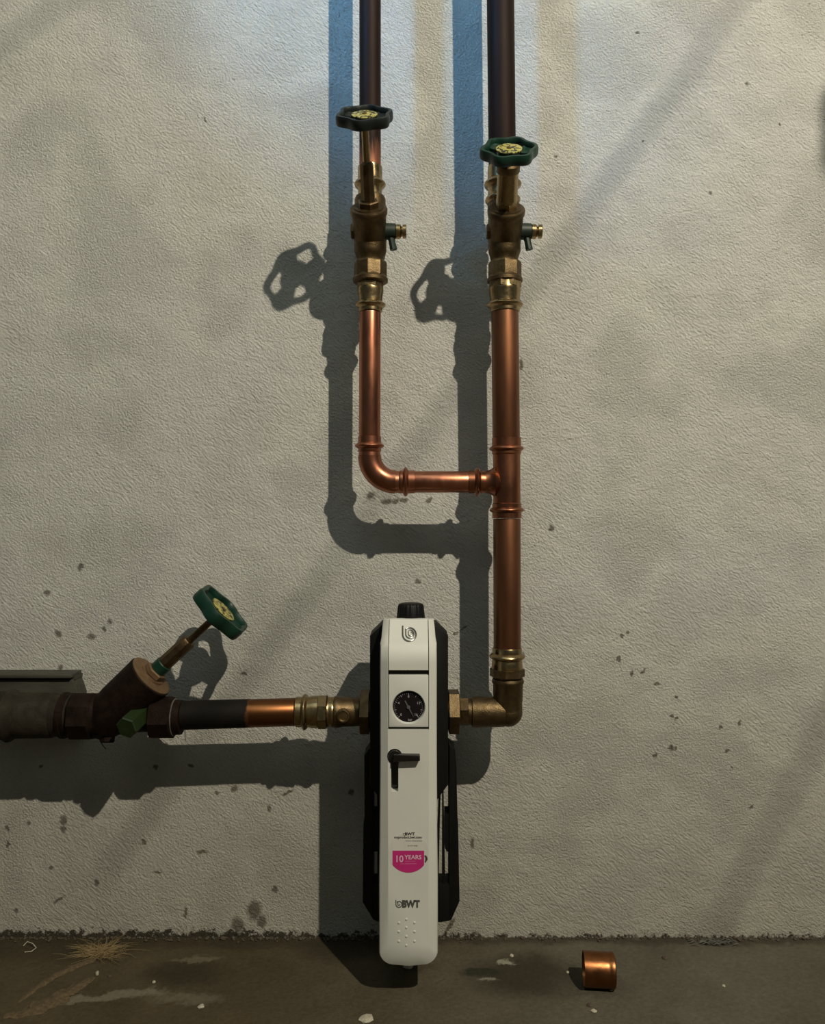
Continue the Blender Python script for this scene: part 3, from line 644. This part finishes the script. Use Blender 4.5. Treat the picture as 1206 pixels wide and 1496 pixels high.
# black body shell and the cage below
bm = BM(); prism(bm, pxpoly([(557, 914), (639, 914), (655.3, 930), (655.3, 1148), (638, 1172), (557, 1172), (540.5, 1148), (540.5, 930)], 0.115), 0.062, 0.1115, 0.0012); part('body_shell', bm, M['black'], root)
cd = 0.094
bm = BM()
lbar = [(541, 1086), (546, 1086), (546, 1347), (549, 1347), (543.5, 1341), (530, 1319), (531.2, 1204), (532.8, 1194), (532.4, 1104), (538.5, 1096)]
lbar = [(546, 1088), (546, 1345), (543.5, 1340), (530, 1318.5), (531.2, 1204), (532.8, 1194), (532.4, 1104), (539, 1095)]
rbar = [(656.5, 1088), (665.5, 1096), (667.2, 1119), (667.5, 1194), (669.7, 1200), (672, 1317), (660, 1344), (656.5, 1346)]
prism(bm, pxpoly(lbar, cd), 0.060, cd, 0.0012); prism(bm, pxpoly(rbar, cd), 0.060, cd, 0.0012)
cage = part('cage', bm, M['black'], root, 'black plastic cage behind the white cover')
bm = BM(); prism(bm, pxpoly([(545.5, 1292), (657, 1292), (657, 1346), (645, 1347.5), (552, 1347.5), (545.5, 1344)], cd), 0.062, cd-0.0005, 0.0012); part('bottom_plate', bm, M['black'], cage)
bm = BM(); prism(bm, pxpoly([(545.8, 1190), (556, 1190), (556, 1245), (545.8, 1245)], cd), 0.064, cd-0.002); part('cross_web', bm, M['black'], cage)
bm = BM(); prism(bm, pxpoly([(650.5, 1190), (657, 1190), (657, 1245), (653, 1245), (650.5, 1240)], cd), 0.064, cd-0.002); part('cross_web', bm, M['black'], cage)
bm = BM(); prism(bm, pxpoly([(646.5, 1150), (648.5, 1150), (651, 1292), (646.3, 1292)], cd), 0.085, cd-0.003); part('rod', bm, M['black'], cage)
bm = BM(); prism(bm, pxpoly([(641.5, 1160), (644.2, 1160), (641, 1292), (636, 1292)], cd), 0.085, cd-0.003); part('rod', bm, M['black'], cage)
bm = BM(); prism(bm, pxpoly([(551, 1160), (554.5, 1160), (556, 1292), (551.5, 1292)], cd), 0.085, cd-0.003); part('rod', bm, M['black'], cage)
bm = BM(); cz0, cz1 = at(0, 1292, 0.09).z, at(0, 1165, 0.09).z; lathe(bm, Vector((fx, -0.094, cz0)), Vector((0, 0, 1)), [(0, 0.018), (0.002, 0.022), (cz1-cz0, 0.024)], 36); part('filter_cup', bm, M['black'], cage)
# brass connection: two hexagonal flange nuts
for (x0, x1, r, rot) in ((526.3, 541, 0.0292, 30), (655, 671.5, 0.0292, 30)):
    bm = BM(); hexa(bm, at(x0, 1039.5), X, 0.0, (x1-x0)*S(), r, R(rot), 6, 0.0010); part('flange_nut', bm, M['bronze_dark'] if x0 < 600 else M['bronze'], root)
bm = BM(); hexa(bm, at(671.5, 1040), X, 0.0, 0.0115, 0.0185, R(10), 6, 0.0006); lathe(bm, at(671.5, 1040), X, [(0.011, 0.0165), (0.0153, 0.0165)], 36); part('union_tail', bm, M['bronze'], root)
bm = BM(); lathe(bm, at(541, 1040), X, [(0, 0.021), ((655-541)*S(), 0.021)], 36); part('flow_pipe', bm, M['bronze_dark'], root)
# emblem on the lid: nested drop strokes
def drop(bm, cxp, cyp, k, w, lift, plane, arcs):
    for (r, x0, ytop, end) in arcs:
        pts = [(-x0, ytop)] + [(-x0, ytop*(1-t)) for t in (0.33, 0.66)]
        n_ = 22
        for i in range(n_+1):
            a = R(180) + R(end)*i/n_; pts.append((r*math.cos(a)*(1.0 if i else 1), r*math.sin(a)))
        P3 = [plane(cxp + x*k, cyp - y*k) for x, y in pts]
        tube(bm, [p + lift for p in P3], w, 8)
def lidplane(px, py):
    d = 0.15
    for _ in range(12): d = front(at(px, py, d).z)
    return at(px, py, d)
bm = BM(); lift = Vector((0, -0.0006, 0.0006))
drop(bm, 598.5, 927.5, 1.0, 0.0009, lift, lidplane, [(9.8, 9.8, 12.5, 300)])
drop(bm, 599.2, 926.8, 1.0, 0.0007, lift, lidplane, [(6.0, 6.0, 7.5, 285)])
drop(bm, 600, 926.5, 1.0, 0.0005, lift, lidplane, [(3.0, 3.0, 4.0, 260)])
part('emblem', bm, M['chrome'], lid, 'chrome drop shaped emblem')
# lower lettering and emblem, grip bumps
def flat(px, py): return at(px, py, FD)
bm = BM(); drop(bm, 583.2, 1321, 0.66, 0.0005, Vector((0, -0.0001, 0)), flat, [(6.6, 6.6, 9.5, 310), (2.2, 2.2, 6, 200)])
text_bm(bm, 'BWT', 0.0112, 600.5, 1321, FD+0.0001, 0.0006, 0.84); part('lettering', bm, M['grey_print'], cover, 'dark grey emblem and letters')
bm = BM()
for px, py in [(594,1343),(594,1355),(594,1368),(594,1381),(583,1348),(583,1361),(583,1375),(606,1348),(606,1361),(606,1375)]:
    lathe(bm, at(px, py, FD), Yf, [(-0.0002, 0.0017), (0.0005, 0.0013), (0.0008, 0.0006), (0.0009, 0)], 14)
part('grip_bumps', bm, M['white'], cover)
# sticker: clear round film, pale upper part, pink lower part
sc_ = (597, 1245.5); kpx = S(FD)
def disc_poly(r, x0, x1, y0, y1, n=96):      # circle (photo px) clipped to a box by clamping
    out = []
    for i in range(n):
        a = 2*math.pi*i/n; x, y = sc_[0] + r*math.sin(a), sc_[1] - r*math.cos(a); out.append((min(max(x, x0), x1), min(max(y, y0), y1)))
    ded = [p for i, p in enumerate(out) if (abs(p[0]-out[i-1][0]) + abs(p[1]-out[i-1][1])) > 1e-6]
    return ded
bm = BM(); prism(bm, pxpoly(disc_poly(29.5, 0, 9999, 0, 9999), FD), FD-0.0002, FD+0.00012); sticker = part('sticker', bm, M['film'], cover, 'round clear film sticker with a pink lower half')
bm = BM(); prism(bm, pxpoly(disc_poly(29.3, 573.7, 620, 0, 1242.6), FD), FD+0.0001, FD+0.00022); part('sticker_top', bm, M['paper'], cover)
bm = BM(); prism(bm, pxpoly(disc_poly(29.3, 573.7, 620, 1242.6, 9999), FD), FD+0.0001, FD+0.00024); part('sticker_band', bm, M['pink'], cover, 'pink band of the sticker')
bm = BM(); text_bm(bm, 'BWT', 0.0046, 599, 1218.6, FD+0.0003, 0.0002, 1.15, 0); text_bm(bm, 'myproduct.bwt.com', 0.0040, 596.5, 1223.4, FD+0.0003, 0.00012, 1.0, 0)
drop(bm, 591.2, 1219, 0.26, 0.00018, Vector((0, -0.0003, 0)), flat, [(6.3, 6.3, 9, 320)])
part('sticker_print', bm, M['ink'], cover)
bm = BM()
random.seed(4)
for (x0, x1, y) in ((593, 617, 1228.4), (596, 611, 1235.5)):           # fine print too small to read, as broken dashes
    x = x0
    while x < x1:
        w = random.uniform(1.0, 3.0); prism(bm, pxpoly([(x, y-0.7), (min(x+w, x1), y-0.7), (min(x+w, x1), y+0.7), (x, y+0.7)], FD), FD+0.0002, FD+0.0003); x += w + 0.7
part('fine_print', bm, M['pale_ink'], cover)
bm = BM(); text_bm(bm, '10', 0.0112, 583.5, 1255.2, FD+0.0003, 0.0001, 0.92, 0); text_bm(bm, 'YEARS', 0.0072, 603.8, 1252.6, FD+0.0003, 0.0001, 0.98, 0); part('sticker_lettering', bm, M['pink_text'], cover)
bm = BM(); prism(bm, pxpoly([(585, 1261.5), (609, 1261.0), (609, 1262.2), (585, 1262.6)], FD), FD+0.0002, FD+0.0003); prism(bm, pxpoly([(592, 1257.6), (607, 1257.6), (607, 1258.6), (592, 1258.6)], FD), FD+0.0002, FD+0.0003); part('fine_print', bm, M['pink_faint'], cover)
bm = BM(); tube(bm, [at(621, 1249.5, FD+.0006), at(623.3, 1251.5, FD+.0008), at(623.8, 1255, FD+.0008), at(622, 1259, FD+.0006)], [0.0004, 0.0009, 0.0012, 0.0007], 8); part('film_tab', bm, M['chip_dark'], cover)

# ------------------------------------------------------------------ copper coupling lying on the floor
rr = 0.0207; cy = 0.115
c = Vector((at(857, 0, cy+0.016).x, -cy, rr)); D = Vector((1, -0.10, 0)).normalized()
b = BM(); L = 0.0375
lathe(b, c, D, [(0, rr-0.0016), (0, rr), (0.0005, rr), (0.028, rr), (0.030, rr-0.0003), (0.0315, rr), (0.034, rr+0.0004), (0.0365, rr), (0.0375, rr-0.001), (0.0375, rr-0.0022), (0.030, rr-0.0022), (0.0005, rr-0.0018)], 56)
bmesh.ops.delete(b, geom=[f for f in b.faces if len(f.verts) > 10], context='FACES')
bmesh.ops.bridge_loops(b, edges=[e for e in b.edges if e.is_boundary])
single('pipe_coupling', b, M['copper_ring'], 'loose short copper coupling ring lying on the concrete floor', 'pipe fitting')

# ------------------------------------------------------------------ small things lying on the floor
def fl(px, py): 
    d = CAM_D - CAM_H * F / (py - 748); p = at(px, py, d); p.z = 0; return p
random.seed(11)
def chip(px, py, wpx, h, m, label, cat='chip', stretch=1.0, name='plaster_chip'):
    p = fl(px, py); r = wpx * S(-p.y) / 2; b = BM()
    bmesh.ops.create_icosphere(b, subdivisions=2, radius=1.0)
    sd = random.uniform(0, 50)
    for v in b.verts:
        k = 1 + 0.35 * noise.noise(v.co * 1.7 + Vector((sd, 0, 0)))
        v.co = Vector((v.co.x * r * k, v.co.y * r * stretch * k, max(v.co.z, -0.35) * h * k + h * 0.34)) + p
    return single(name, b, m, label, cat, loc=p, ang=50)
chip(535, 1489, 22, 0.0018, M['chip'], 'flat pale plaster chip on the floor at the bottom edge, below the filter')
chip(597, 1413, 14, 0.003, M['chip'], 'pale plaster chip on the floor directly under the filter tip')
chip(142, 1424, 5, 0.004, M['chip'], 'tiny upright pale crumb beside the tan grit streaks on the floor')
chip(160, 1427, 6, 0.002, M['chip_dark'], 'brown crumb just right of the tiny upright pale crumb')
chip(225, 1435, 5, 0.0015, M['chip'], 'small flat pale chip left of the dark floor stain')
chip(294, 1471, 10, 0.0015, M['chip'], 'flat pale chip on the floor right of the pale scratch')
chip(830, 1421, 5, 0.0015, M['chip'], 'tiny pale chip on the floor left of the copper coupling')
chip(893, 1447, 5, 0.0012, M['chip'], 'tiny pale chip on the floor in front of the copper coupling')
chip(868, 1478, 10, 0.002, M['chip'], 'pale chip at the bottom edge below the copper coupling', 'chip', 0.7)
chip(862, 1469, 9, 0.002, M['chip_dark'], 'brown crumb just behind the pale chip below the copper coupling')
chip(1058, 1441, 5, 0.0015, M['chip'], 'lone tiny pale chip on the right part of the floor')
chip(972, 1400, 9, 0.002, M['chip_dark'], 'brown crumb on the floor right of the copper coupling')
chip(748, 1397, 6, 0.002, M['chip'], 'small pale chip on the floor behind the dark oil stain')

# streaks of tan grit at the left, a fibre tuft on top
def ridge(pts, w, h, name, label):
    b = BM(); rows = []; P = [fl(*p) for p in pts]; Q = []
    for a, c_ in zip(P, P[1:]):
        for i in range(10): Q.append(a.lerp(c_, i/10))
    Q.append(P[-1]); n_ = len(Q)
    for i, p in enumerate(Q):
        t = (Q[min(i+1, n_-1)] - Q[max(i-1, 0)]).normalized(); sd = Vector((-t.y, t.x, 0)); f = math.sin(math.pi*(i+0.4)/(n_-0.2))**0.5
        row = []
        for k in range(-4, 5):
            u = k/4; nz = noise.noise((p + sd*u*w)*90); ww = w*f*(1 + 0.9*noise.noise(p*110 + Vector((0, 0, u*3))))
            row.append(b.verts.new(p + sd*u*ww + Vector((0, 0, 0.0002 + max(0, (1-u*u)*h*f*(0.75+0.5*nz))))))
        rows.append(row)
    for a, c_ in zip(rows, rows[1:]):
        for k in range(8): b.faces.new((a[k], a[k+1], c_[k+1], c_[k]))
    return single(name, b, M['sand'], label, 'grit', loc=P[0], ang=80)
ridge([(25, 1466), (60, 1438), (100, 1416), (140, 1400), (148, 1385)], 0.006, 0.0016, 'grit_streak', 'thin upper streak of tan grit on the floor at left')
ridge([(5, 1486), (45, 1478), (90, 1456), (138, 1428)], 0.012, 0.0022, 'grit_streak', 'broad lower streak of tan grit on the floor at left')
b = BM(); c = fl(146, 1394)
for i in range(260):
    a = random.uniform(0, 2*math.pi); l = random.uniform(0.012, 0.045); e = random.uniform(0.05, 0.5)
    st = c + Vector((random.gauss(0, 0.010), random.gauss(0, 0.006), 0.001)); dv = Vector((math.cos(a), math.sin(a)*0.6, e*0.8))
    mid = st + dv*l*0.5 + Vector((random.gauss(0, .002), random.gauss(0, .002), 0.001)); en = st + Vector((dv.x*l, dv.y*l, max(0.0006, dv.z*l*0.6)))
    tube(b, [st, mid, en], [0.00022, 0.00018, 0.00008], 4)
for v in b.verts: v.co.y = min(v.co.y, -0.002); v.co.z = max(v.co.z, 0.0003)
single('fibre_tuft', b, M['straw'], 'tuft of tan fibres on the floor near the wall at left', 'fibres', loc=c, ang=60)
b = BM(); tube(b, [fl(34, 1383)+Vector((0,0,.001)), fl(40, 1380)+Vector((0,0,.004)), fl(48, 1384)+Vector((0,0,.005)), fl(53, 1388)+Vector((0,0,.003)), fl(46, 1391)+Vector((0,0,.001)), fl(36, 1392)+Vector((0,0,.001))], 0.0006, 6)
single('plastic_strip', b, M['chip'], 'thin curled pale strip on the floor near the left edge', 'strip')
# dust clump at the right along the wall
b = BM(); c = fl(1040, 1380)
for i in range(38):
    st = c + Vector((random.gauss(0, 0.014), random.gauss(0, 0.004), 0.002)); a = random.uniform(-0.6, 0.6)
    tube(b, [st, st + Vector((0.006*math.cos(a), 0.003*math.sin(a), 0.003)), st + Vector((0.012*math.cos(a), -0.004*abs(math.sin(a)), 0.0005))], [0.0004, 0.0009, 0.0003], 4)
for v in b.verts: v.co.y = min(v.co.y, -0.001); v.co.z = max(v.co.z, 0.0003)
single('dust_clump', b, M['dust'], 'grey fluffy dust clump against the wall at right', 'dust', loc=c, ang=60)
# crumbs lining the joint of wall and floor: nobody could count them
b = BM(); random.seed(5)
for i in range(900):
    x = random.uniform(-0.72, 0.75)
    if x > 0.02 and random.random() < 0.45: continue
    r = abs(random.gauss(0, 0.0011)) + 0.0005
    q = Vector((x, -abs(random.gauss(0, 0.004)) - r, r*0.55)); res = bmesh.ops.create_icosphere(b, subdivisions=1, radius=r, matrix=Matrix.Translation(q))
    for v in res['verts']: v.co.z = max(0.0001, q.z + (v.co.z - q.z)*0.7); v.co.x += 0.3*r*random.uniform(-1, 1)
o = single('wall_crumbs', b, M['chip_dark'], 'dark crumbs and dirt lining the joint of wall and floor', 'dirt', ang=60); o['kind'] = 'stuff'
b = BM(); random.seed(8)
for i in range(120):
    x = random.uniform(-0.70, 0.72); r = abs(random.gauss(0, 0.0010)) + 0.0005
    q = Vector((x, -abs(random.gauss(0, 0.003)) - r, r*0.6)); bmesh.ops.create_icosphere(b, subdivisions=1, radius=r, matrix=Matrix.Translation(q))
o = single('plaster_crumbs', b, M['dust'], 'greyish plaster crumbs fallen along the foot of the wall', 'dirt', ang=60); o['kind'] = 'stuff'
# cobweb threads under the old valve
b = BM(); tube(b, [at(146, 1078, .07), at(148, 1085, .07), at(151, 1090, .069), at(155, 1094, .068)], 0.0006, 5)
single('dust_thread', b, M['dust'], 'dusty thread hanging below the old slanted valve', 'thread')
b = BM(); tube(b, [at(270, 1064, .06), at(270.5, 1072, .055), at(271, 1082, .055)], 0.0005, 5)
single('dust_thread', b, M['dust'], 'dusty thread hanging from the right nut of the old valve', 'thread')

# ------------------------------------------------------------------ cables hanging between lamp and wall, out of frame (their soft shadows cross the wall)
def cable(w0, w1, u, r, label):           # wall pixels of the shadow line, u = share of the way from the lamp to the wall
    a, c_ = at(*w0, 0), at(*w1, 0)
    p0, p1 = LAMP.lerp(a, u), LAMP.lerp(c_, u); b = BM()
    tube(b, [p0.lerp(p1, i/12) for i in range(13)], r, 10)
    single('lamp_cable', b, M['cable'], label, 'cable')
cable((1110, -40), (150, 1280), 0.43, 0.0019, 'black lamp cable slanting above the pipes, longest one')
cable((1290, 900), (1040, 1370), 0.40, 0.0020, 'black lamp cable slanting at the right of the pipes')
cable((140, -30), (-60, 110), 0.43, 0.0017, 'short black lamp cable slanting at the upper left')
b = BM(); p0, p1 = LAMP.lerp(at(1216, 130, 0), 0.55), LAMP.lerp(at(1219, 250, 0), 0.55)  # unseen shape added only for the soft shadow it throws at right
lathe(b, p0, p1 - p0, [(0, 0.004), (0.004, 0.008), ((p1 - p0).length - 0.004, 0.008), ((p1 - p0).length, 0.004)], 20)
single('shadow_blocker', b, M['cable'], 'unseen black shape added to cast the soft shadow at the right edge', 'plug')
